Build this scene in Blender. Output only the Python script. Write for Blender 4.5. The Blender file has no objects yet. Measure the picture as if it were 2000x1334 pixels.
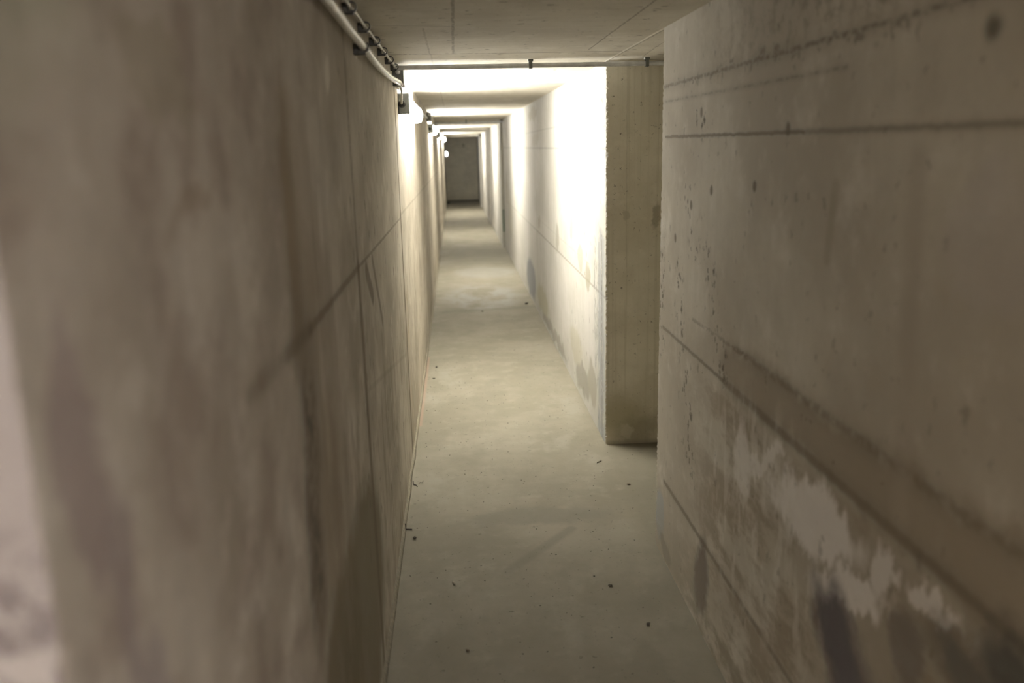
import bpy, bmesh, math, random
from mathutils import Vector, Matrix, noise
random.seed(7)
C = bpy.context.scene.collection
S = bpy.context.scene
R = math.radians
# ------------------------------------------------------------------ camera, world, exposure
CH = 1.65
def cam_setup():
    t, y, r = R(13.132), R(3.496), R(-1.386)
    F = Vector((math.sin(y)*math.cos(t), math.cos(y)*math.cos(t), -math.sin(t)))
    R0 = Vector((math.cos(y), -math.sin(y), 0)); U0 = R0.cross(F)
    Rv = R0*math.cos(r)+U0*math.sin(r); U = -R0*math.sin(r)+U0*math.cos(r)
    m = Matrix((Rv, U, -F)).transposed().to_4x4(); m.translation = (0, 0, CH)
    cd = bpy.data.cameras.new('camera'); co = bpy.data.objects.new('camera', cd); C.objects.link(co)
    co.matrix_world = m
    cd.sensor_width = 36; cd.lens = 29.59; cd.clip_start = .02; cd.clip_end = 100
    cd.dof.use_dof = True; cd.dof.focus_distance = 3.9; cd.dof.aperture_fstop = 2.0
    S.camera = co
cam_setup()
w = bpy.data.worlds.new('world'); S.world = w; w.use_nodes = True
w.node_tree.nodes['Background'].inputs[0].default_value = (.6, .6, .55, 1)
w.node_tree.nodes['Background'].inputs[1].default_value = .01
S.view_settings.view_transform = 'Standard'; S.view_settings.look = 'None'
S.view_settings.exposure = 0.42; S.view_settings.gamma = 1
LAMP = 104.0          # corridor tubes
LAMP_BACK = 215.0      # tube on the wall behind the camera
LAMP_END = 30.0

ALB = 1.36
XL, XR, ZC = -.2915, .783, 2.055
# ------------------------------------------------------------------ node helpers
def sock(nt, v, inp):
    if isinstance(v, bpy.types.NodeSocket): nt.links.new(v, inp)
    elif v is not None:
        if inp.type == 'RGBA' and len(v) == 3: v = (*v, 1)
        inp.default_value = v
class NB:
    def __init__(s, nt): s.nt = nt
    def n(s, t, **k):
        x = s.nt.nodes.new(t)
        for a, b in k.items(): setattr(x, a, b)
        return x
    def m(s, op, a, b=None, c=None, clamp=False):
        x = s.n('ShaderNodeMath', operation=op, use_clamp=clamp)
        sock(s.nt, a, x.inputs[0]); sock(s.nt, b, x.inputs[1]); sock(s.nt, c, x.inputs[2]); return x.outputs[0]
    def v(s, op, a, b=None, sc=None):
        x = s.n('ShaderNodeVectorMath', operation=op)
        sock(s.nt, a, x.inputs[0]); sock(s.nt, b, x.inputs[1])
        if sc is not None: sock(s.nt, sc, x.inputs[3])
        return x.outputs[1] if op in ('LENGTH', 'DOT_PRODUCT', 'DISTANCE') else x.outputs[0]
    def ss(s, x, a, b, o0=0., o1=1.):
        k = s.n('ShaderNodeMapRange', interpolation_type='SMOOTHSTEP')
        sock(s.nt, x, k.inputs[0])
        for i, q in enumerate((a, b, o0, o1)): sock(s.nt, q, k.inputs[i+1])
        return k.outputs[0]
    def noise(s, vec, scale, detail=4, rough=.55, color=False):
        k = s.n('ShaderNodeTexNoise'); sock(s.nt, vec, k.inputs['Vector'])
        k.inputs['Scale'].default_value = scale; k.inputs['Detail'].default_value = detail; k.inputs['Roughness'].default_value = rough
        return k.outputs['Color' if color else 0]
    def mix(s, f, a, b, mode='MIX'):
        k = s.n('ShaderNodeMix', data_type='RGBA', blend_type=mode)
        sock(s.nt, f, k.inputs[0]); sock(s.nt, a, k.inputs[6]); sock(s.nt, b, k.inputs[7]); return k.outputs[2]
    def comb(s, a, b, c=0.):
        k = s.n('ShaderNodeCombineXYZ'); sock(s.nt, a, k.inputs[0]); sock(s.nt, b, k.inputs[1]); sock(s.nt, c, k.inputs[2]); return k.outputs[0]
def group(name, ins):
    g = bpy.data.node_groups.new(name, 'ShaderNodeTree')
    for nm, ty in ins: g.interface.new_socket(nm, in_out='INPUT', socket_type=ty)
    g.interface.new_socket('Mask', in_out='OUTPUT', socket_type='NodeSocketFloat')
    i = g.nodes.new('NodeGroupInput'); o = g.nodes.new('NodeGroupOutput')
    return g, i, o, NB(g)
VT, FT = 'NodeSocketVector', 'NodeSocketFloat'
SEG, i, o, b = group('line_mask', [('P', VT), ('A', VT), ('B', VT), ('W', FT), ('Soft', FT)])
d = b.v('SUBTRACT', i.outputs[2], i.outputs[1]); pa = b.v('SUBTRACT', i.outputs[0], i.outputs[1])
t = b.m('DIVIDE', b.v('DOT_PRODUCT', pa, d), b.v('DOT_PRODUCT', d, d), clamp=True)
dist = b.v('DISTANCE', pa, b.v('SCALE', d, sc=t))
SEG.links.new(b.ss(dist, i.outputs[3], b.m('ADD', i.outputs[3], i.outputs[4]), 1., 0.), o.inputs[0])
ELL, i, o, b = group('patch_mask', [('P', VT), ('Cn', VT), ('Rad', VT), ('Rot', FT), ('Soft', FT)])
k = b.n('ShaderNodeVectorRotate', rotation_type='Z_AXIS'); b.nt.links.new(b.v('SUBTRACT', i.outputs[0], i.outputs[1]), k.inputs[0]); b.nt.links.new(i.outputs[3], k.inputs['Angle'])
dist = b.v('LENGTH', b.v('DIVIDE', k.outputs[0], i.outputs[2]))
ELL.links.new(b.ss(dist, b.m('SUBTRACT', 1., i.outputs[4]), b.m('ADD', 1., i.outputs[4]), 1., 0.), o.inputs[0])

class Concrete(NB):
    """concrete with stains, pits, seams: plane coords (u,v) are world metres along / up the surface"""
    def __init__(s, name, axes, base=(.50, .465, .39), dark=(.36, .325, .26), light=(.57, .535, .465), streak=.35, grain=0., rough=.88, k=1.):
        s.k = k
        mt = bpy.data.materials.new(name); mt.use_nodes = True; s.mt = mt
        super().__init__(mt.node_tree)
        s.bs = mt.node_tree.nodes['Principled BSDF']; s.bs.inputs['Roughness'].default_value = rough
        s.bs.inputs['Specular IOR Level'].default_value = .25
        g = s.n('ShaderNodeNewGeometry'); sp = s.n('ShaderNodeSeparateXYZ'); s.nt.links.new(g.outputs['Position'], sp.inputs[0])
        s.pos = g.outputs['Position']; s.U, s.V = sp.outputs[axes[0]], sp.outputs[axes[1]]
        s.P0 = s.comb(s.U, s.V)
        nf = s.noise(s.pos, 30, 3, color=True); nc = s.noise(s.pos, 5.5, 5, .62, color=True)
        h = (.5, .5, .5)
        s.PF = s.v('ADD', s.P0, s.v('MULTIPLY', s.v('SUBTRACT', nf, h), (.011, .011, 0)))
        s.PC = s.v('ADD', s.P0, s.v('MULTIPLY', s.v('SUBTRACT', nc, h), (.17, .22, 0)))
        s.big = s.noise(s.pos, 1.7, 6, .6); s.med = s.noise(s.pos, 7, 6, .62); s.fine = s.noise(s.pos, 60, 4, .6)
        s.stk = s.noise(s.comb(s.m('MULTIPLY', s.U, 16), s.m('MULTIPLY', s.V, 1.1)), 1, 5, .6)
        c = s.mix(s.ss(s.big, .35, .68), dark, base)
        c = s.mix(s.m('MULTIPLY', s.ss(s.med, .5, .75), .75), c, light)
        c = s.mix(s.m('MULTIPLY', s.ss(s.med, .48, .3), .4), c, dark)
        c = s.mix(s.m('MULTIPLY', s.ss(s.stk, .46, .68), streak), c, tuple(x*.80 for x in base))
        c = s.mix(s.m('MULTIPLY', s.ss(s.fine, .55, .75), .16), c, (.30, .27, .22))
        s.c = c
        s.h = s.m('ADD', s.m('MULTIPLY', s.med, .5), s.m('MULTIPLY', s.fine, .16))
    def put(s, mask, col, f=1., dh=0.):
        if f != 1.: mask = s.m('MULTIPLY', mask, f, clamp=True)
        s.c = s.mix(mask, s.c, col)
        if dh: s.h = s.m('ADD', s.h, s.m('MULTIPLY', mask, dh))
    def seg(s, a, b, wd, soft, P=None):
        k = s.n('ShaderNodeGroup'); k.node_tree = SEG
        for i_, q in enumerate((P or s.PF, (*a, 0), (*b, 0), wd, soft)): sock(s.nt, q, k.inputs[i_])
        return k.outputs[0]
    def ell(s, c, r, rot=0., soft=.3, P=None):
        k = s.n('ShaderNodeGroup'); k.node_tree = ELL
        for i_, q in enumerate((P or s.PC, (*c, 0), (*r, 1), rot, soft)): sock(s.nt, q, k.inputs[i_])
        return k.outputs[0]
    def line(s, a, b, wd=.0025, soft=.004, col=(.13, .105, .07), f=.85, broken=0., halo=0., dh=-.5):
        mk = s.seg(a, b, wd, soft)
        if broken: mk = s.m('MULTIPLY', mk, s.ss(s.noise(s.P0, 45, 3), broken-.08, broken+.08))
        if halo: s.put(s.seg(a, b, 0., halo, s.PC if halo > .05 else s.PF), col, .20)
        s.put(mk, col, f*.78, dh)
    def patch(s, c, r, col, f=.8, rot=0., soft=.3, fine=False, dh=0.):
        s.put(s.ell(c, r, rot, soft, s.PF if fine else None), col, f, dh)
    def pits(s, scale, thr, size, col=(.10, .085, .06), stretch=.5, region=None, f=.9, dh=-.8):
        k = s.n('ShaderNodeTexVoronoi', voronoi_dimensions='2D'); P = s.v('MULTIPLY', s.v('ADD', s.P0, s.v('ADD', s.v('SCALE', s.v('SUBTRACT', s.PC, s.P0), sc=.3), s.v('SCALE', s.v('SUBTRACT', s.noise(s.pos, 75, 3, .7, color=True), (.5, .5, .5)), sc=.045))), (1, stretch, 1))
        sock(s.nt, P, k.inputs['Vector']); k.inputs['Scale'].default_value = scale
        sp = s.n('ShaderNodeSeparateColor'); s.nt.links.new(k.outputs['Color'], sp.inputs[0])
        mk = s.ss(k.outputs['Distance'], s.m('MULTIPLY', sp.outputs[1], size), s.m('MULTIPLY', sp.outputs[1], size*.55), 0., 1.)
        mk = s.m('MULTIPLY', mk, s.m('GREATER_THAN', sp.outputs[0], thr))
        if region is not None: mk = s.m('MULTIPLY', mk, region)
        s.put(mk, col, f, dh)
    def done(s, bump=.35, dist=.006):
        s.nt.links.new(s.v('MULTIPLY', s.c, (ALB*s.k*.985, ALB*s.k, ALB*s.k*1.03)), s.bs.inputs['Base Color'])
        b = s.n('ShaderNodeBump'); b.inputs['Strength'].default_value = bump; b.inputs['Distance'].default_value = dist
        s.nt.links.new(s.h, b.inputs['Height']); s.nt.links.new(b.outputs[0], s.bs.inputs['Normal'])
        return s.mt

def plain(name, col, rough=.5, metal=0., var=.25, scale=20, bump=.0):
    mt = bpy.data.materials.new(name); mt.use_nodes = True; b = NB(mt.node_tree); bs = mt.node_tree.nodes['Principled BSDF']
    tc = b.n('ShaderNodeTexCoord').outputs['Object']
    nz = b.noise(tc, scale, 4)
    c = b.mix(b.ss(nz, .35, .7), tuple(x*(1-var) for x in col), col)
    b.nt.links.new(c, bs.inputs['Base Color']); bs.inputs['Roughness'].default_value = rough; bs.inputs['Metallic'].default_value = metal
    if bump:
        k = b.n('ShaderNodeBump'); k.inputs['Strength'].default_value = bump; k.inputs['Distance'].default_value = .003
        b.nt.links.new(nz, k.inputs['Height']); b.nt.links.new(k.outputs[0], bs.inputs['Normal'])
    return mt
def emis(name, col, st):
    mt = bpy.data.materials.new(name); mt.use_nodes = True; bs = mt.node_tree.nodes['Principled BSDF']
    bs.inputs['Base Color'].default_value = (.8, .8, .78, 1); bs.inputs['Emission Color'].default_value = (*col, 1); bs.inputs['Emission Strength'].default_value = st
    return mt
DK = (.13, .105, .07); GREY = (.31, .315, .295); BLUE = (.32, .325, .315)
# ------------------------------------------------------------------ concrete materials
def mat_left():
    s = Concrete('concrete_left_wall', (1, 2), base=(.47, .43, .36), dark=(.30, .265, .21), light=(.54, .50, .43), streak=.55)
    # soft cloudy grime on the near stretch
    near = s.ss(s.U, 2.3, 1.2)
    cl = s.noise(s.v('ADD', s.pos, (3.1, 2, 5)), 6.5, 5, .6)
    s.put(s.m('MULTIPLY', s.ss(cl, .48, .66), near), (.25, .205, .165), .65); s.put(s.m('MULTIPLY', s.ss(cl, .44, .32), near), (.60, .56, .48), .35)
    s.patch((.63, 1.42), (.035, .13), (.25, .20, .19), .6); s.patch((.67, 1.28), (.03, .08), (.25, .21, .20), .6)
    s.patch((.70, 1.10), (.05, .13), (.22, .19, .20), .55); s.patch((.95, 1.60), (.10, .02), (.28, .23, .17), .5, rot=-.4)
    s.patch((.9, 1.74), (.10, .035), (.27, .24, .17), .5, rot=.35)
    s.patch((.60, 1.88), (.16, .16), (.24, .25, .17), .75, soft=.6); s.patch((.9, 1.98), (.3, .07), (.27, .26, .18), .6, soft=.6)  # greenish stain that also paints lens falloff into the upper near corner
    # vertical water streak
    s.put(s.m('MULTIPLY', s.seg((1.54, 1.72), (1.50, 1.30), .03, .07, s.PC), s.ss(s.stk, .35, .6)), (.24, .19, .12), .6)
    s.put(s.seg((1.50, 1.62), (1.52, 1.40), .02, .07), (.24, .195, .13), .6)
    s.put(s.seg((1.56, 1.34), (1.52, .80), .03, .13, s.PC), (.18, .15, .11), .7)
    s.put(s.m('MULTIPLY', s.seg((1.75, 1.3), (1.75, .75), .08, .25, s.PC), s.ss(s.stk, .38, .55)), (.24, .20, .145), .6)
    s.put(s.m('MULTIPLY', s.seg((1.52, 1.16), (1.49, .84), .01, .10, s.PC), s.ss(s.noise(s.pos, 16, 4, .7), .36, .56)), (.09, .075, .055), .8)
    s.patch((1.72, .9), (.13, .22), (.27, .225, .165), .7); s.patch((1.66, 1.5), (.12, .22), (.29, .245, .18), .5)
    s.patch((2.1, .35), (.52, .38), (.17, .145, .095), .9, rot=-.25, soft=.18); s.patch((1.72, .42), (.3, .3), (.16, .135, .085), .9, soft=.2)
    # formwork joints
    s.line((2.446, 2.06), (2.447, 1.31), .008, .022, f=.5, broken=.42, halo=.04)
    s.line((2.447, 1.31), (2.46, 0), .016, .022, f=.9, halo=.06)
    s.line((4.43, 2.06), (4.39, 0), .022, .02, f=1.2, col=(.10, .08, .05))
    s.line((1.12, 1.325), (1.62, 1.313), .003, .022, f=.30, halo=.04); s.line((1.38, 1.318), (1.62, 1.313), .006, .014, f=.40)
    s.line((1.6, 1.313), (2.45, 1.315), .005, .008, f=.70, halo=.03)
    s.line((2.45, 1.315), (4.35, 1.298), .003, .005, f=.7)
    s.line((4.40, 1.312), (13.9, 1.25), .004, .006, f=.4)
    s.line((2.5, .93), (4.3, .60), .004, .01, f=.25)
    # scratches
    s.line((2.66, 1.273), (2.80, 1.17), .022, .02, f=.85, col=(.10, .08, .05)); s.line((2.858, 1.288), (3.10, 1.02), .014, .014, f=.8)
    s.line((3.16, 1.10), (3.2, 1.02), .003, .004, f=.6)
    # board grain between the two vertical joints, rough edge past the far one
    g = s.noise(s.comb(s.m('MULTIPLY', s.U, 55), s.m('MULTIPLY', s.V, 2.2)), 1, 4)
    s.put(s.m('MULTIPLY', s.ss(g, .55, .72), s.ss(s.U, 2.2, 2.6)), (.33, .30, .235), .5)
    s.put(s.m('MULTIPLY', s.seg((4.55, .9), (4.55, .0), .05, .08), s.ss(s.med, .45, .6)), (.36, .30, .21), .7)
    s.put(s.m('MULTIPLY', s.ss(s.noise(s.v('MULTIPLY', s.pos, (1, 1, .35)), 9, 5, .7), .5, .62), s.m('MULTIPLY', s.ss(s.V, 1.3, .9), s.ss(s.U, 1.2, 1.6))), (.22, .185, .135), .55)
    s.pits(16, .72, .22, region=s.ss(s.U, 1.9, 2.5), f=.6)
    s.patch((2.106, 1.79), (.05, .025), (.62, .58, .50), .8, rot=-.6)
    return s.done(.4)
def mat_right():
    s = Concrete('concrete_right_wall', (1, 2), base=(.47, .43, .355), dark=(.36, .32, .255), light=(.53, .49, .42), streak=.22)
    # upper mottled band
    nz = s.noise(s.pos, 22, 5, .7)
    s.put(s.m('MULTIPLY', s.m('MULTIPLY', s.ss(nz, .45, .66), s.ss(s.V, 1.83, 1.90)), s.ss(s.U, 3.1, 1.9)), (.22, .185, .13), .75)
    s.line((3.2, 1.846), (1.2, 1.850), .002, .007, f=.8, broken=.46, halo=.035); s.put(s.m('MULTIPLY', s.seg((2.6, 1.850), (1.5, 1.852), .004, .02, s.PC), s.ss(s.noise(s.pos, 28, 4, .7), .5, .6)), DK, .6)
    s.line((3.2, 1.792), (1.7, 1.785), .001, .004, f=.5, broken=.50, halo=.015)
    s.line((3.17, 1.665), (1.9, 1.664), .0025, .004, f=.9, halo=.012)
    s.line((1.9, 1.664), (1.05, 1.662), .002, .007, f=.6, halo=.02)
    # lower joints with brown wash between them
    s.put(s.seg((2.35, 1.0), (1.0, 1.0), .045, .06, s.PC), (.25, .205, .15), .75)
    s.line((3.16, .945), (2.4, .94), .003, .006, f=.75, halo=.02)
    s.line((2.4, .94), (.8, .936), .004, .014, f=.75, halo=.05)
    s.line((2.75, 1.06), (2.2, 1.064), .003, .006, f=.5, broken=.45)
    s.line((2.3, 1.064), (.9, 1.062), .002, .016, f=.55, broken=.45, halo=.05)
    s.line((3.1, .33), (1.3, .335), .005, .008, f=.75, halo=.03)
    # brown ground under the joint
    bn = s.noise(s.v('MULTIPLY', s.v('ADD', s.pos, (1, 7, 2)), (1, .8, 2.2)), 4.2, 6, .68)
    s.put(s.m('MULTIPLY', s.ss(bn, .42, .6), s.m('MULTIPLY', s.ss(s.V, .93, .88), s.ss(s.U, 3.0, 2.3))), (.25, .20, .14), .75)
    s.put(s.m('MULTIPLY', s.ss(s.V, .93, .84), s.ss(s.U, 2.0, 1.3)), (.24, .20, .15), .45)
    # white salt bloom
    PW = s.v('ADD', s.P0, s.v('MULTIPLY', s.v('SUBTRACT', s.noise(s.v('MULTIPLY', s.pos, (1, 1, .5)), 11, 6, .7, color=True), (.5, .5, .5)), (.22, .26, 0)))
    W = (.74, .70, .66)
    for c, r, ro, f in (((1.74, .80), (.24, .075), .15, .75), ((1.55, .72), (.17, .04), .35, .7), ((2.02, .83), (.12, .03), .5, .55),
                        ((2.2, .76), (.07, .10), 0, .5), ((1.24, .86), (.10, .022), .05, .6), ((1.42, .85), (.035, .06), 0, .6)):
        s.put(s.ell(c, r, ro, .25, PW), W, f)
    s.put(s.m('MULTIPLY', s.ell((2.1, .62), (.5, .3), 0., .4), s.ss(s.noise(s.v('MULTIPLY', s.pos, (1, 1, .3)), 18, 5, .7), .5, .62)), (.58, .545, .48), .5)
    # damp dark stains
    s.patch((1.59, .61), (.12, .085), (.095, .082, .088), .9, rot=-.5, soft=.5); s.patch((1.47, .53), (.13, .10), (.12, .105, .11), .8, rot=-.4, soft=.5)
    s.patch((1.04, .90), (.08, .06), (.05, .05, .045), .8, soft=.6); s.patch((1.12, .80), (.12, .06), (.08, .075, .065), .75, soft=.6)
    s.patch((1.3, .72), (.05, .08), (.14, .12, .11), .6)
    s.patch((2.57, .20), (.075, .13), (.15, .125, .105), .85, rot=-.25, soft=.3)
    s.patch((3.16, .14), (.06, .11), BLUE, .9, soft=.2); s.patch((3.06, .06), (.08, .04), (.2, .18, .14), .7)
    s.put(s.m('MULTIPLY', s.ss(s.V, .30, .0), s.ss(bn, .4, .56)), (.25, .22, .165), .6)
    # spalled spots in loose columns
    reg = s.m('MAXIMUM', s.seg((3.16, 1.25), (3.17, .80), .015, .02, s.PC), s.m('MAXIMUM', s.seg((2.95, 1.2), (2.72, .55), .03, .04, s.PC), s.seg((2.6, 1.30), (2.4, .98), .03, .05, s.PC)))
    s.pits(42, .25, .5, region=reg, stretch=.6, f=.8)
    reg = s.m('MAXIMUM', s.seg((2.85, 1.5), (2.75, 1.33), .03, .06, s.PC), s.seg((2.8, 1.82), (2.68, 1.7), .02, .05, s.PC))
    s.pits(34, .45, .40, region=reg, stretch=.6)
    s.pits(13, .72, .15, stretch=.5, f=.35, dh=-.2); s.pits(34, .82, .2, stretch=.6, f=.45)
    for p in ((2.71, 1.736), (2.802, 1.441), (1.99, 1.672), (3.0, 1.31), (2.58, 1.50), (2.2, 1.53)): s.patch(p, (.014, .016), DK, .8, fine=True)
    s.patch((1.238, 1.80), (.020, .018), (.09, .08, .055), .8, fine=True, soft=.7)
    s.put(s.seg((1.41, 1.60), (1.37, .98), .006, .045), (.33, .285, .225), .45)
    s.put(s.seg((1.72, 1.55), (1.74, 1.40), .008, .02), (.3, .26, .19), .6)
    s.patch((1.2, 1.5), (.12, .10), (.40, .36, .33), .4)
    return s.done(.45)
def mat_far():
    s = Concrete('concrete_far_wall', (1, 2), base=(.59, .56, .50), dark=(.50, .47, .40), light=(.64, .615, .56), streak=.25, k=.57)
    s.line((4.4, 1.621), (13.9, 1.612), .004, .006, f=.4); s.line((5.6, 1.78), (9.5, 1.77), .004, .006, f=.3, broken=.45)
    s.line((4.4, .832), (8.3, .82), .004, .007, f=.5); s.line((8.3, .95), (5.0, .94), .003, .005, f=.3, broken=.5); s.line((8.3, .82), (13, .8), .005, .008, f=.35)
    s.line((8.1, 2.05), (8.1, .0), .004, .006, f=.35)
    for c, r, col, f in (((6.1, 1.98), (.34, .10), GREY, .75), ((6.25, 1.82), (.14, .16), (.38, .37, .33), .6), ((6.05, 1.71), (.07, .07), (.38, .36, .30), .55),
                         ((5.60, 1.70), (.09, .06), (.42, .385, .29), .6), ((5.18, 1.70), (.11, .07), (.42, .385, .29), .6), ((8.6, 1.95), (.5, .06), (.44, .40, .30), .6),
                         ((8.35, 1.70), (.35, .06), (.46, .42, .33), .5), ((5.79, 1.13), (.055, .13), (.38, .36, .29), .6), ((6.62, .93), (.10, .12), (.36, .34, .27), .65),
                         ((8.1, .93), (.10, .06), (.40, .36, .27), .6), ((5.38, .93), (.10, .08), (.38, .355, .28), .6), ((5.06, .85), (.10, .10), (.36, .33, .24), .65),
                         ((9.1, .22), (.55, .20), (.30, .30, .29), .8), ((7.9, .2), (.5, .12), (.42, .385, .26), .6), ((7.0, .08), (.9, .05), (.33, .31, .25), .6),
                         ((5.3, .14), (.30, .10), (.33, .31, .25), .7), ((4.9, .22), (.16, .12), (.36, .33, .25), .6), ((12.4, .6), (.5, .3), (.45, .42, .33), .5), ((13.2, 1.0), (.3, .25), (.42, .39, .30), .5),
                         ((5.6, .3), (.3, .12), (.46, .42, .31), .5)):
        s.patch(c, r, col, min(1., f*1.25), soft=.2)
    s.put(s.seg((13.95, 2.2), (13.95, 0), .02, .01, s.P0), (.40, .38, .30), .5); s.put(s.seg((13.95, .60), (13.95, .28), .02, .01, s.P0), (.20, .23, .19), .9)
    # cement strip smeared down the corner
    s.put(s.m('MULTIPLY', s.seg((4.60, 1.10), (4.57, 0), .06, .09, s.PC), s.ss(s.noise(s.v('MULTIPLY', s.pos, (1, 1, .3)), 24, 5, .75), .40, .46)), BLUE, .85, -.2)
    s.put(s.m('MULTIPLY', s.seg((4.78, 1.1), (4.74, .3), .03, .05), s.ss(s.noise(s.v('MULTIPLY', s.pos, (1, 1, .4)), 26, 5, .7), .5, .56)), (.34, .33, .29), .8)
    s.line((4.56, 1.15), (4.54, 0), .008, .008, f=.5, broken=.45); s.line((4.63, 1.1), (4.62, .5), .01, .01, f=.4, broken=.55, col=(.35, .33, .28))
    s.put(s.seg((4.41, 2.1), (4.41, 0), .004, .012), (.24, .21, .15), .7)
    s.pits(16, .75, .20, f=.6, region=s.ss(s.U, 7, 5)); s.pits(50, .55, .35, f=.6, region=s.seg((4.66, .98), (4.68, .6), .03, .06, s.PC))
    return s.done(.35)
def mat_pier():
    s = Concrete('concrete_pier_face', (0, 2), base=(.55, .51, .41), dark=(.45, .41, .315), light=(.59, .55, .45), streak=.0)
    st = s.noise(s.comb(s.m('MULTIPLY', s.U, 45), s.m('MULTIPLY', s.V, .6)), 1, 4)
    s.put(s.ss(st, .5, .68), (.38, .345, .25), .4)
    s.line((.892, 2.05), (.892, 1.0), .001, .003, f=.2); s.line((.93, 2.03), (.94, 1.4), .001, .003, f=.3, col=(.55, .51, .42))
    s.pits(30, .80, .13, stretch=.9, f=.85); s.pits(70, .86, .2, stretch=.8, f=.7)
    s.patch((.86, .17), (.13, .10), (.27, .24, .15), .65, soft=.6); s.patch((.98, .09), (.12, .07), (.22, .195, .13), .65, soft=.6)
    s.patch((.90, .10), (.04, .03), (.45, .42, .33), .5); s.patch((1.05, 1.25), (.03, .06), (.24, .21, .15), .7)
    s.patch((.88, 1.28), (.015, .03), (.3, .27, .2), .5)
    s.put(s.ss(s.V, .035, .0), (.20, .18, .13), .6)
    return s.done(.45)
def mat_plain(): return Concrete('concrete_side_wall', (0, 2)).done(.4)
def mat_face():
    s = Concrete('concrete_wall_end', (0, 2), base=(.50, .46, .42), dark=(.28, .24, .23), light=(.56, .52, .49), streak=.3, k=.72)
    nz = s.noise(s.pos, 34, 5, .7); s.put(s.m('MULTIPLY', s.ss(nz, .46, .58), s.ss(s.V, 1.43, 1.36)), (.17, .14, .14), .75)
    return s.done(.7, .012)
def mat_end():
    s = Concrete('concrete_end_wall', (0, 2), base=(.42, .385, .30), dark=(.35, .32, .25), light=(.46, .42, .33), streak=.3, k=1.5)
    g = s.noise(s.comb(s.m('MULTIPLY', s.U, 2), s.m('MULTIPLY', s.V, 22)), 1, 3); s.put(s.ss(g, .5, .7), (.47, .44, .37), .5)
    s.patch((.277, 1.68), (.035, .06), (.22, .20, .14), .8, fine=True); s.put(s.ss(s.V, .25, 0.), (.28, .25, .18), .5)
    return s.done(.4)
def mat_ceiling():
    s = Concrete('concrete_ceiling', (0, 1), base=(.50, .465, .39), dark=(.41, .375, .305), light=(.55, .52, .45), streak=.0, k=1.08)
    g = s.noise(s.comb(s.m('MULTIPLY', s.U, 5), s.m('MULTIPLY', s.V, 26)), 1, 5, .65)
    s.put(s.ss(g, .5, .72), (.37, .34, .27), .4)
    s.line((.012, 0), (.010, 3.98), .003, .004, f=.75, broken=.42); s.line((.25, 3.99), (-.29, 3.975), .007, .008, f=1., broken=.44)
    s.line((.2, 3.99), (.80, 3.99), .006, .006, f=.85); s.line((.612, 3.93), (.605, 2.3), .002, .003, f=.7)
    s.line((-.094, 3.126), (-.094, 4.0), .002, .003, f=.55, broken=.4); s.line((-.29, 3.03), (-.02, 3.09), .004, .008, f=.4)
    s.line((-.09, 4.0), (-.09, 9), .002, .003, f=.35); s.line((.15, 5), (.78, 8.4), .006, .010, f=.3, broken=.5, col=(.3, .26, .16))
    s.line((-.29, 9.45), (.8, 9.7), .006, .008, f=.5, broken=.44)
    s.line((.787, 3.22), (.787, 4.43), .004, .005, col=(.66, .63, .56), f=.9, dh=.8); s.line((.796, 3.22), (.794, 4.43), .0015, .003, f=.6, broken=.4)
    s.line((.88, 3.5), (.93, 4.25), .0015, .003, f=.6, broken=.42); s.line((.93, 4.25), (1.03, 4.2), .0015, .003, f=.5)
    s.pits(12, .66, .20, stretch=1.5, f=.65); s.pits(40, .82, .25, stretch=1.4, f=.5)
    return s.done(.3)
def mat_floor():
    s = Concrete('concrete_floor', (0, 1), base=(.445, .40, .31), dark=(.355, .32, .235), light=(.475, .44, .345), streak=.0, rough=.8, k=.425)
    n1 = s.noise(s.v('MULTIPLY', s.pos, (1, .6, 1)), 2.4, 6, .65)
    s.put(s.ss(n1, .48, .66), (.31, .28, .205), .55)
    s.put(s.ss(n1, .44, .3), (.50, .465, .38), .5)
    s.put(s.m('MULTIPLY', s.ell((.25, 9.3), (.40, .75), 0., .35), s.ss(n1, .62, .42)), (.56, .54, .48), .75); s.put(s.seg((-.15, 8.5), (.76, 8.62), .01, .10, s.PC), (.27, .245, .18), .55)
    s.patch((.3, 3.55), (.32, .10), (.28, .26, .20), .5)
    s.put(s.seg((.15, 3.05), (.45, 3.4), .008, .03), (.27, .245, .185), .45)
    s.patch((.35, 13), (.5, 1.2), (.36, .335, .26), .5); s.patch((.35, 11.2), (.4, .5), (.50, .48, .42), .5)
    s.pits(20, .90, .16, stretch=1, f=.5, dh=-.3); s.pits(70, .88, .25, stretch=1, f=.45, dh=-.2)
    s.put(s.seg((-.27, 6.6), (-.27, 4.9), .003, .012), (.62, .35, .25), .35)
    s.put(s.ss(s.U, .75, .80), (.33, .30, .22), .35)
    return s.done(.28)
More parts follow.
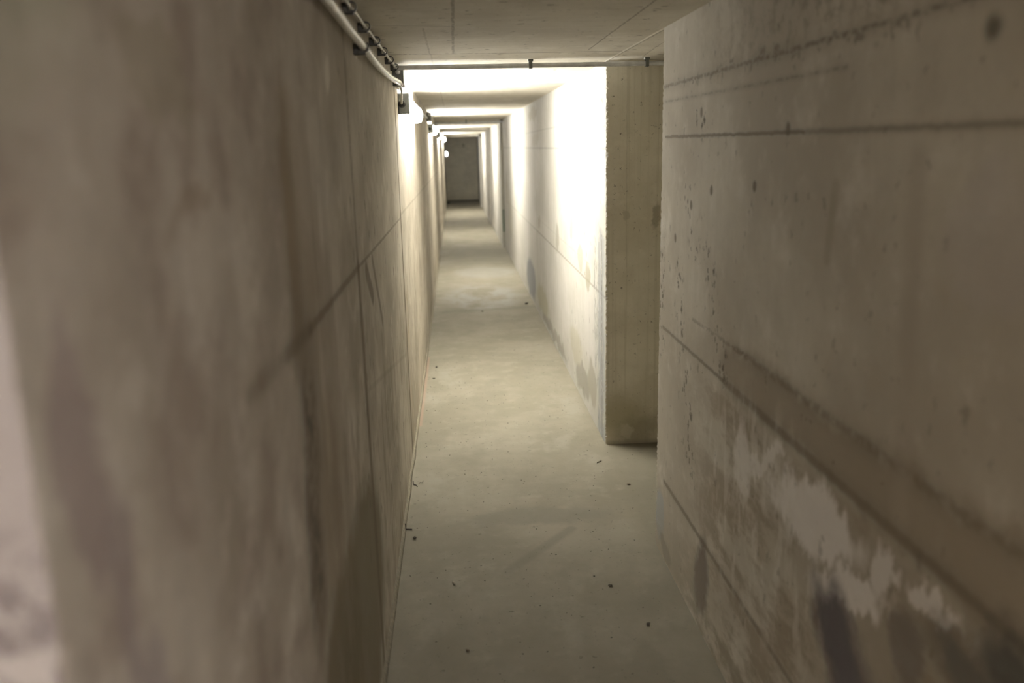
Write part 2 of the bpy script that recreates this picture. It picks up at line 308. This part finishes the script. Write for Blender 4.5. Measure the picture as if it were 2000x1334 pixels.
M = dict(left=mat_left(), right=mat_right(), far=mat_far(), pier=mat_pier(), side=mat_plain(), face=mat_face(), end=mat_end(), ceil=mat_ceiling(), floor=mat_floor(),
         white=plain('white_plastic', (.72, .70, .63), .3), grey=plain('grey_plastic', (.20, .21, .19), .5), steel=plain('galvanised_steel', (.74, .75, .75), .5, .0),
         dark=plain('dark_plastic', (.045, .043, .03), .45), rubber=plain('black_rubber', (.03, .03, .03), .6), cable=plain('cable_sheath', (.42, .40, .34), .5),
         cap=plain('lamp_cap_grey', (.30, .33, .31), .5), rust=plain('rusty_wire', (.06, .045, .03), .7), stone=plain('dark_stone', (.09, .08, .06), .9, bump=.5),
         chip=plain('pale_chip', (.40, .36, .28), .9), wood=plain('twig_wood', (.13, .10, .06), .8), mortar=plain('mortar', (.27, .24, .18), .9, bump=.6, scale=60),
         lamp=emis('lamp_diffuser', (1., .975, .90), LAMP), lampb=emis('lamp_diffuser_back', (1., .93, .93), LAMP_BACK), lampe=emis('bulkhead_glass', (.95, .97, 1.), LAMP_END))
# ------------------------------------------------------------------ mesh helpers
def mesh(name, bm, mats, parent=None, smooth=False):
    me = bpy.data.meshes.new(name); bmesh.ops.recalc_face_normals(bm, faces=bm.faces); bm.to_mesh(me); bm.free()
    for m_ in (mats if isinstance(mats, (list, tuple)) else [mats]): me.materials.append(m_)
    if smooth:
        for p in me.polygons: p.use_smooth = True
    o = bpy.data.objects.new(name, me); C.objects.link(o)
    if parent: o.parent = parent
    return o
def tag(o, label, cat, group=None, kind=None):
    if label: o['label'] = label
    if cat: o['category'] = cat
    if group: o['group'] = group
    if kind: o['kind'] = kind
    return o
def empty(name, loc, label, cat, group=None):
    o = bpy.data.objects.new(name, None); C.objects.link(o); o.location = loc; o.empty_display_size = .05
    return tag(o, label, cat, group)
def box(bm, a, b, bev=0., mi=0):
    r = bmesh.ops.create_cube(bm, size=1); vs = r['verts']
    for v in vs: v.co = Vector([(a[i]+b[i])/2 + v.co[i]*(b[i]-a[i]) for i in range(3)])
    if bev:
        es = {e for v in vs for e in v.link_edges}
        bmesh.ops.bevel(bm, geom=list(es), offset=bev, segments=2, affect='EDGES', profile=.5)
def tube(bm, pts, r, n=14, cap=True, rr=None):
    pts = [Vector(p) for p in pts]; rings = []
    up = Vector((.0137, .021, 1)).normalized()
    for i_, p in enumerate(pts):
        t_ = (pts[min(i_+1, len(pts)-1)]-pts[max(i_-1, 0)]).normalized()
        a = t_.cross(up if abs(t_.dot(up)) < .95 else Vector((1, 0, 0))).normalized(); b_ = t_.cross(a)
        q = rr[i_] if rr else r
        rings.append([bm.verts.new(p+(a*math.cos(2*math.pi*k/n)+b_*math.sin(2*math.pi*k/n))*q) for k in range(n)])
    for A, B in zip(rings, rings[1:]):
        for k in range(n): bm.faces.new((A[k], A[(k+1) % n], B[(k+1) % n], B[k]))
    if cap: bm.faces.new(rings[0]); bm.faces.new(rings[-1])
def bez(p0, p1, p2, p3, n=14):
    p0, p1, p2, p3 = map(Vector, (p0, p1, p2, p3))
    return [p0*(1-t)**3+p1*3*t*(1-t)**2+p2*3*t*t*(1-t)+p3*t**3 for t in [i_/n for i_ in range(n+1)]]
def block(name, plan, z0, z1, mats, fm, jag={}, dz=.25, kind='structure', wave=.0):
    """solid wall: closed plan polygon, per-edge material index fm, corner jag amplitude; long edges get extra columns"""
    pts, mi, jg = [], [], []
    n = len(plan)
    for i_ in range(n):
        a, b_ = Vector(plan[i_]), Vector(plan[(i_+1) % n]); L = (b_-a).length
        if i_ in jag:
            if True:
                pts.append(a); jg.append(jag[i_])
                pts.append(a+(b_-a)/L*min(.012, L*.4)); jg.append(0)
        else: pts.append(a); jg.append(0)
        if (i_+1) % n in jag: pts.append(b_-(b_-a)/L*min(.012, L*.4)); jg.append(0); 
        cnt = len(pts)
        while len(mi) < cnt-0: mi.append(fm[i_])
    if any(j for j in jag.values()): dz = .006
    K = max(1, int(round((z1-z0)/dz)))
    bm = bmesh.new(); rows = []
    for k in range(K+1):
        z = z0+(z1-z0)*k/K; row = []
        for p, j in zip(pts, jg):
            x, y = p
            if j:
                q = noise.noise(Vector((x*7, y*3, z*95)))*.7+noise.noise(Vector((x*7+9, y*3, z*260)))*.9+noise.noise(Vector((1, y, z*14)))*.5
                q2 = noise.noise(Vector((x*5+31, y*3, z*120)))
                c = Vector(plan_c(plan)); dd = (c-Vector((x, y))); dd = Vector((math.copysign(1, dd.x), math.copysign(1, dd.y)))
                off = abs(q)*j; off2 = abs(q2)*j*.8
                x += dd.x*off*.8 - (j*.35 if q > .25 else 0)*dd.x; y += dd.y*(off2)
            row.append(bm.verts.new((x, y, z)))
        rows.append(row)
    m_ = len(pts)
    for k in range(K):
        for i_ in range(m_):
            f = bm.faces.new((rows[k][i_], rows[k][(i_+1) % m_], rows[k+1][(i_+1) % m_], rows[k+1][i_])); f.material_index = mi[i_]
    bm.faces.new(rows[0]); bm.faces.new(rows[-1])
    o = mesh(name, bm, mats); o['kind'] = kind
    return o
def plan_c(plan): return (sum(p[0] for p in plan)/len(plan), sum(p[1] for p in plan)/len(plan))
def slab(name, a, b, mat):
    bm = bmesh.new(); box(bm, a, b); o = mesh(name, bm, mat); o['kind'] = 'structure'; return o
# ------------------------------------------------------------------ the shell
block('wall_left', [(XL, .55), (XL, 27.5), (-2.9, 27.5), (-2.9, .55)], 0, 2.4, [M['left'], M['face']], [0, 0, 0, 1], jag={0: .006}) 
block('wall_right', [(XR, -3.9), (XR, 3.225), (2.9, 3.225), (2.9, -3.9)], 0, 2.4, [M['right'], M['side']], [0, 1, 1, 1], jag={1: .008})
block('wall_right_far', [(XR, 4.43), (XR, 13.95), (2.9, 13.95), (2.9, 4.43)], 0, 2.4, [M['far'], M['pier']], [0, 0, 0, 1], jag={0: .013})
slab('wall_niche', (2.9, 3.2, 0), (3.1, 4.5, 2.4), M['side'])
slab('wall_back', (-3.1, -4.1, 0), (3.1, -3.9, 2.4), M['side'])
slab('wall_passage', (-3.1, -3.9, 0), (-2.9, .55, 2.4), M['side'])
slab('trim_1', (.742, 13.95, 0), (1.2, 18.2, 2.4), M['far'])
slab('trim_2', (.715, 18.2, 0), (1.2, 23.4, 2.4), M['far'])
slab('trim_3', (.660, 23.4, 0), (1.2, 23.75, 2.4), M['far'])
slab('wall_right_end', (.70, 23.75, 0), (1.2, 27.2, 2.4), M['far'])
slab('wall_end', (-.6, 27.1, 0), (1.4, 27.4, 2.4), M['end'])
slab('floor', (-3.1, -4.1, -.2), (3.1, 27.5, 0), M['floor'])
bm = bmesh.new(); box(bm, (-3.1, -4.1, ZC), (3.1, 13.95, ZC+.4)); mesh('ceiling', bm, M['ceil'])['kind'] = 'structure'
slab('ceiling_far', (-1, 13.95, 2.005), (1.4, 18.2, 2.4), M['ceil'])
slab('ceiling_beam', (-1, 18.2, 1.97), (1.4, 23.4, 2.4), M['ceil'])
slab('ceiling_end', (-1, 23.4, 1.905), (1.4, 23.75, 2.4), M['ceil'])
slab('ceiling_last', (-1, 23.75, 1.96), (1.4, 27.3, 2.4), M['ceil'])
# mortar fillet at the foot of the left wall
bm = bmesh.new(); prev = None; N_ = 260
for i_ in range(N_+1):
    y = .55+(13.0-.55)*i_/N_; a = .014+.006*noise.noise(Vector((0, y*4, 0))); hh = .016+.008*noise.noise(Vector((5, y*5, 0)))
    row = [bm.verts.new((XL-.005, y, hh)), bm.verts.new((XL+.002, y, hh)), bm.verts.new((XL+a*.6, y, hh*.35)), bm.verts.new((XL+a, y, -.001)), bm.verts.new((XL-.005, y, -.001))]
    if prev:
        for k in range(5): bm.faces.new((prev[k], prev[(k+1) % 5], row[(k+1) % 5], row[k]))
    prev = row
mesh('baseboard_left', bm, M['mortar'], smooth=True)['kind'] = 'structure'
# ------------------------------------------------------------------ luminaires
def luminaire(loc, ln, dmat, label, rz=0):
    """batten lamp on a wall, root at its near end on the wall; runs along local +y, stands out along +x"""
    t = empty('tube_lamp', loc, label, 'lamp', 'long lamps along the left wall'); t.rotation_euler.z = rz
    bm = bmesh.new(); box(bm, (0, .0, .0), (.018, ln, .10), .003); mesh('housing', bm, M['cap'], t)
    for e, (y0, y1) in enumerate(((-.0, .022), (ln-.022, ln))):
        bm = bmesh.new(); box(bm, (.0, y0-.004, -.003), (.060, y1+.004, .105), .005); c = mesh('end_cap', bm, M['cap'], t, True)
        if e == 0:
            bm = bmesh.new(); tube(bm, [(.020, y0-.030, .050), (.020, y0-.026, .050), (.020, y0-.020, .050), (.020, y0-.010, .050), (.020, y0, .050)], .015, 20, rr=[.010, .016, .018, .020, .020]); mesh('cable_gland', bm, M['rubber'], c)
    bm = bmesh.new(); n = 16; A, B = [], []
    for k in range(n+1):
        a = -math.pi/2+math.pi*k/n; x = .016+.050*math.copysign(abs(math.cos(a))**.6, math.cos(a)); z = .051+.054*math.sin(a)
        A.append(bm.verts.new((x, .02, z))); B.append(bm.verts.new((x, ln-.02, z)))
    for k in range(n): bm.faces.new((A[k], A[k+1], B[k+1], B[k]))
    bm.faces.new((A[0], A[-1], B[-1], B[0])); bm.faces.new(A); bm.faces.new(B)
    mesh('diffuser', bm, dmat, t)
    for k, yy in enumerate((.18, ln*.5, ln-.18)):
        for zz in (-.002, .098):
            bm = bmesh.new(); box(bm, (.006, yy-.012, zz-.001), (.024, yy+.012, zz+.005), .001); mesh('latch', bm, M['steel'], t)
    return t
luminaire((XL, 4.69, 1.828), 1.75, M['lamp'], 'nearest and largest glowing lamp on the left wall, with a grey end cap and cable')
luminaire((XL, 9.95, 1.805), 1.57, M['lamp'], 'second glowing lamp down the left wall, just past the nearest one')
luminaire((XL, 15.3, 1.800), 1.57, M['lamp'], 'third glowing lamp down the left wall, small in the distance')
luminaire((XL, 20.6, 1.78), 1.57, M['lamp'], 'farthest of the long glowing lamps on the left wall')
luminaire((XR, -1.7, 1.78), 1.4, M['lampb'], 'long lamp on the right wall behind the viewpoint', R(180))
# small bulkhead lamp lower on the wall near the far end
t = empty('bulkhead_lamp', (XL, 25.6, 1.44), 'small pale round lamp low on the left wall at the far end', 'lamp')
bm = bmesh.new(); tube(bm, [(0, 0, 0), (.03, 0, 0)], .075, 24); mesh('base', bm, M['grey'], t)
bm = bmesh.new(); bmesh.ops.create_uvsphere(bm, u_segments=24, v_segments=12, radius=.065)
for v in bm.verts: v.co.x = .03+max(v.co.x, -.002)*.8
mesh('glass', bm, M['lampe'], t, True)
# ------------------------------------------------------------------ conduit on the left wall
def poly(pts): return pts
CX = XL+.030
pts = [(CX, .62, 1.975), (CX, 1.3, 1.970), (CX, 1.96, 1.965), (CX, 2.3, 1.955), (CX, 2.69, 1.949), (CX, 3.2, 1.938), (CX+.002, 3.7, 1.940), (CX+.004, 4.0, 1.948), (CX+.004, 4.18, 1.955), (CX+.006, 4.26, 1.956), (CX+.008, 4.31, 1.952)]
def smooth_path(P, n=6):
    P = [Vector(p) for p in P]; out = []
    for i_ in range(len(P)-1):
        p0, p1, p2, p3 = P[max(i_-1, 0)], P[i_], P[i_+1], P[min(i_+2, len(P)-1)]
        for k in range(n):
            t_ = k/n; out.append(.5*((2*p1)+(p2-p0)*t_+(2*p0-5*p1+4*p2-p3)*t_*t_+(3*p1-p0-3*p2+p3)*t_**3))
    return out+[P[-1]]
t = empty('conduit_pipe', (CX, 2.7, 1.95), 'thick white plastic conduit running along the top of the left wall', 'pipe')
def local(o, P): return [Vector(p)-o.location for p in P]
bm = bmesh.new(); tube(bm, local(t, smooth_path(pts)), .0125, 22); mesh('tube', bm, M['white'], t, True)
bm = bmesh.new(); tube(bm, local(t, [(CX+.007, 4.285, 1.954), (CX+.008, 4.318, 1.951), (CX+.008, 4.326, 1.950)]), .0145, 22, rr=[.0145, .0145, .011]); mesh('end_sleeve', bm, M['white'], t, True)
def saddle(y, z, label):
    t = empty('pipe_clamp', (XL, y, z), label, 'clamp', 'clamps holding the white conduit')
    bm = bmesh.new(); box(bm, (0, -.014, -.024), (.017, .014, .008), .002); box(bm, (.010, -.014, -.024), (.036, .014, -.0125), .002); mesh('foot', bm, M['dark'], t)
    bm = bmesh.new(); n = 18; v = []
    for k in range(n+1):
        a = R(200)+R(200)*k/n; 
        v.append([bm.verts.new((.030+rr*math.cos(a), yy, .0+rr*math.sin(a))) for rr, yy in ((.0128, -.010), (.0178, -.010), (.0178, .010), (.0128, .010))])
    for A, B in zip(v, v[1:]):
        for k in range(4): bm.faces.new((A[k], A[(k+1) % 4], B[(k+1) % 4], B[k]))
    bm.faces.new(v[0]); bm.faces.new(v[-1]); mesh('strap', bm, M['dark'], t)
    return t
saddle(2.69, 1.949, 'dark clamp under the white conduit near the top of the left wall')
# ------------------------------------------------------------------ thin cable in open clips above the conduit
CY = [1.30, 1.70, 2.09, 2.47, 2.85, 3.22, 3.56, 3.91, 4.24]; CZ = 2.026
place = ['', '', 'sixth', 'fifth', 'fourth', 'third', 'second', 'first', '']
def clip(y, label):
    t = empty('cable_clip', (XL, y, CZ), label, 'clip', 'dark open clips holding the thin cable')
    bm = bmesh.new(); box(bm, (0, -.011, -.017), (.016, .011, .012), .002); box(bm, (.014, -.010, -.017), (.030, .010, -.009), .0015); mesh('body', bm, M['dark'], t)
    bm = bmesh.new(); v = []; n = 16
    for k in range(n+1):
        a = R(-95)+R(230)*k/n
        v.append([bm.verts.new((.026+rr*math.cos(a), yy, .0015+rr*math.sin(a))) for rr, yy in ((.0105, -.009), (.0145, -.009), (.0145, .009), (.0105, .009))])
    for A, B in zip(v, v[1:]):
        for k in range(4): bm.faces.new((A[k], A[(k+1) % 4], B[(k+1) % 4], B[k]))
    bm.faces.new(v[0]); bm.faces.new(v[-1]); mesh('hook', bm, M['dark'], t)
    bm = bmesh.new(); tube(bm, [(.030, -.004, -.0185), (.030, -.004, -.016)], .003, 10); mesh('screw', bm, M['steel'], t)
    return t
names = {2.47: 'dark cable clip nearest the top edge of the photo, above the white conduit', 2.85: 'second dark cable clip down from the top edge of the photo',
         3.22: 'third dark cable clip down from the top edge, level with the conduit clamp', 3.56: 'fourth dark cable clip down, just past the conduit clamp',
         3.91: 'fifth dark cable clip down, next but one before the grey junction box', 4.24: 'last small dark cable clip right beside the grey junction box'}
for y in CY[3:]: clip(y, names[y])
for y in CY[:3]: clip(y, {1.30: 'dark cable clip nearest the viewpoint, above the frame', 1.70: 'dark cable clip second from the viewpoint, above the frame', 2.09: 'dark cable clip third from the viewpoint, just above the frame'}[y])
P = []
for a, b_ in zip(CY, CY[1:]):
    P += [(XL+.024, a-.012, CZ-.001), (XL+.024, a+.012, CZ-.002)]
    P += [(XL+.021, a+(b_-a)*f, CZ+.006*math.sin(f*math.pi)) for f in (.3, .5, .75)]
P += [(XL+.024, 4.24, CZ-.001), (XL+.028, 4.30, CZ), (XL+.028, 4.35, CZ+.001)]
bm = bmesh.new(); tube(bm, smooth_path(P, 4), .0052, 12); tag(mesh('thin_cable', bm, M['white'], None, True), 'thin pale cable threaded through the dark clips above the conduit', 'cable')
# ------------------------------------------------------------------ junction boxes
def jbox(y, z, s_, label):
    t = empty('junction_box', (XL, y, z), label, 'junction box', 'grey junction boxes above the lamps')
    bm = bmesh.new(); box(bm, (0, 0, -.058*s_), (.046*s_, .095*s_, .032*s_), .004); mesh('body', bm, M['grey'], t, False)
    bm = bmesh.new(); box(bm, (.043*s_, .002, -.060*s_), (.053*s_, .093*s_, .034*s_), .003); c = mesh('lid', bm, M['grey'], t, False)
    for yy in (.012, .083):
        for zz in (-.052, .026):
            bm = bmesh.new(); tube(bm, [(.052*s_, yy*s_, zz*s_), (.056*s_, yy*s_, zz*s_)], .004, 10); mesh('screw', bm, M['steel'], c)
    bm = bmesh.new(); tube(bm, [(.028*s_, -.016, .010*s_), (.028*s_, -.004, .010*s_), (.028*s_, 0.002, .010*s_)], .01, 18, rr=[.009, .0125, .0125]); mesh('cable_gland', bm, M['steel'], t, True)
    bm = bmesh.new(); tube(bm, [(.024*s_, .045*s_, .030*s_), (.024*s_, .045*s_, .040*s_), (.024*s_, .045*s_, .044*s_)], .01, 18, rr=[.013, .013, .009]); mesh('top_gland', bm, M['steel'], t, True)
    return t
jbox(4.35, 2.003, 1.0, 'grey junction box in the top left corner where the white conduit ends')
jbox(9.45, 1.98, 1.0, 'small grey junction box beside the second lamp')
# supply cable from conduit end down to the lamp gland
p = bez((CX+.008, 4.32, 1.950), (CX+.010, 4.40, 1.935), (XL+.030, 4.56, 1.90), (XL+.020, 4.662, 1.878), 16)
bm = bmesh.new(); tube(bm, p, .0055, 12); tag(mesh('lamp_cable', bm, M['cable'], None, True), 'short grey cable drooping from the conduit end into the nearest lamp', 'cable')
# thin conduit running on above the lamps
bm = bmesh.new(); tube(bm, [(XL+.008, 4.447+k*.5, 1.958-.002*(k % 2)) for k in range(0, 11)], .007, 12)
tag(mesh('wall_conduit', bm, M['white'], None, True), 'thin white conduit along the left wall above the lamps', 'pipe')
# ------------------------------------------------------------------ pipes crossing under the ceiling
def cross_pipe(y, x0, x1, z, zc, r, brs, label, mt):
    t = empty('crossing_pipe', (x0, y, z), label, 'pipe')
    n = 24; bm = bmesh.new(); tube(bm, [((x1-x0)*k/n, .0, 0) for k in range(n+1)], r, 18); mesh('tube', bm, mt, t, True)
    for bx in brs:
        dx = bx-x0; h_ = zc-z
        bm = bmesh.new(); box(bm, (dx-.008, -r-.004, -r-.003), (dx+.008, -r, h_)); box(bm, (dx-.008, -r-.004, -r-.003), (dx+.008, r+.004, -r)); box(bm, (dx-.008, r, -r-.003), (dx+.008, r+.004, h_))
        box(bm, (dx-.012, -r-.006, h_-.010), (dx+.012, r+.006, h_)); mesh('bracket', bm, M['grey'], t)
    return t
cross_pipe(4.30, XL, 1.9, 2.027, ZC, .0115, (.386, .962), 'grey pipe crossing under the ceiling above the pier', M['steel'])
cross_pipe(13.80, XL, XR, 2.016, ZC, .012, (.2,), 'thin distant grey pipe crossing in front of the far beam', M['steel'])
# ------------------------------------------------------------------ debris on the floor
def lump(x, y, r, sq, mat, name, label, cat, seed):
    bm = bmesh.new(); bmesh.ops.create_icosphere(bm, subdivisions=2, radius=r)
    for v in bm.verts:
        v.co *= 1+.5*noise.noise(v.co*(1.2/r)+Vector((seed*3.1, 0, 0))); v.co.x *= sq[0]; v.co.y *= sq[1]; v.co.z *= sq[2]
    zm = min(v.co.z for v in bm.verts)
    for v in bm.verts: v.co.z -= zm
    o = mesh(name, bm, mat); o.location = (x, y, 0.0); o.rotation_euler.z = seed*.9; tag(o, label, cat)
def wire(pts, r, mat, name, label, cat):
    P = smooth_path(pts, 4); bm = bmesh.new(); tube(bm, P, r, 8); tag(mesh(name, bm, mat), label, cat)
wire([(-.272, 4.0, .012), (-.268, 3.975, .003), (-.258, 3.972, .003), (-.250, 3.95, .003)], .0028, M['rust'], 'bent_nail', 'bent rusty nail on the floor by the left wall, the farther of two', 'nail')
wire([(-.283, 3.50, .016), (-.281, 3.485, .004), (-.280, 3.475, .003), (-.252, 3.468, .003)], .0024, M['rust'], 'bent_nail', 'bent rusty nail on the floor by the left wall, the nearer of two', 'nail')
wire([(-.243, 3.99, .003), (-.236, 4.0, .003), (-.226, 3.99, .006), (-.222, 4.01, .008)], .0015, M['rust'], 'wire_scrap', 'thin curl of wire beside the farther bent nail', 'wire')
wire([(.690, 4.155, .003), (.70, 4.168, .003), (.715, 4.178, .004)], .0024, M['wood'], 'twig', 'short dark twig on the floor in front of the pier foot', 'twig')
lump(-.236, 3.38, .0070, (1.2, .9, .7), M['stone'], 'pebble', 'dark pebble on the floor beside the nearer bent nail', 'pebble', 1)
lump(-.066, 2.975, .0085, (1.5, .7, .55), M['chip'], 'concrete_chip', 'pale chip of concrete on the left half of the near floor', 'chip', 2)
lump(.530, 2.891, .0068, (1.3, .8, .6), M['stone'], 'pebble', 'dark pebble on the right half of the near floor, the farther of two', 'pebble', 3)
lump(.614, 2.616, .0065, (1.2, .8, .6), M['stone'], 'pebble', 'dark pebble nearest the viewer on the right side of the floor', 'pebble', 4)
lump(.796, 3.849, .0075, (.7, 1.4, .5), M['wood'], 'pebble', 'small brown fragment on the floor in the niche opening', 'pebble', 5)
lump(-.200, 6.276, .0090, (1.2, .9, .6), M['stone'], 'pebble', 'dark pebble on the floor under the nearest lamp', 'pebble', 6)
lump(-.215, 5.95, .0080, (1.4, .8, .5), M['stone'], 'pebble', 'flat dark fragment just in front of the pebble under the nearest lamp', 'pebble', 7)
lump(.70, 8.78, .016, (1.4, .8, .5), M['stone'], 'pebble', 'dark pebble at the foot of the far right wall beside the pale floor patch', 'pebble', 8)
lump(.22, 8.45, .014, (1.6, .8, .4), M['wood'], 'pebble', 'brown fragment at the near edge of the pale floor patch', 'pebble', 9)
lump(-.02, 2.52, .0055, (1.4, .8, .6), M['wood'], 'pebble', 'small brown fragment low in the photo, left half of the floor', 'pebble', 10)
bm = bmesh.new()
for _ in range(520):
    y = 2.2+random.random()**.8*4.6; x = -.25+random.random()*1.0
    if 3.25 < y < 4.35 and random.random() < .3: x += .25
    r_ = random.choice([.0012, .0016, .0022, .003])
    m4 = Matrix.Translation((x, y, r_*.35)) @ Matrix.Rotation(random.random()*6, 4, 'Z') @ Matrix.Diagonal((1.5, .8, .5, 1))
    bmesh.ops.create_icosphere(bm, subdivisions=1, radius=r_, matrix=m4)
tag(mesh('floor_grit', bm, M['stone']), 'fine dark grit scattered over the concrete floor', 'grit', kind='stuff')
# small dark block on the floor at the far end of the left wall
bm = bmesh.new(); box(bm, (-.285, 25.4, 0), (-.20, 25.55, .05), .006); tag(mesh('concrete_block', bm, M['stone']), 'small dark block on the floor at the far end by the left wall', 'block')
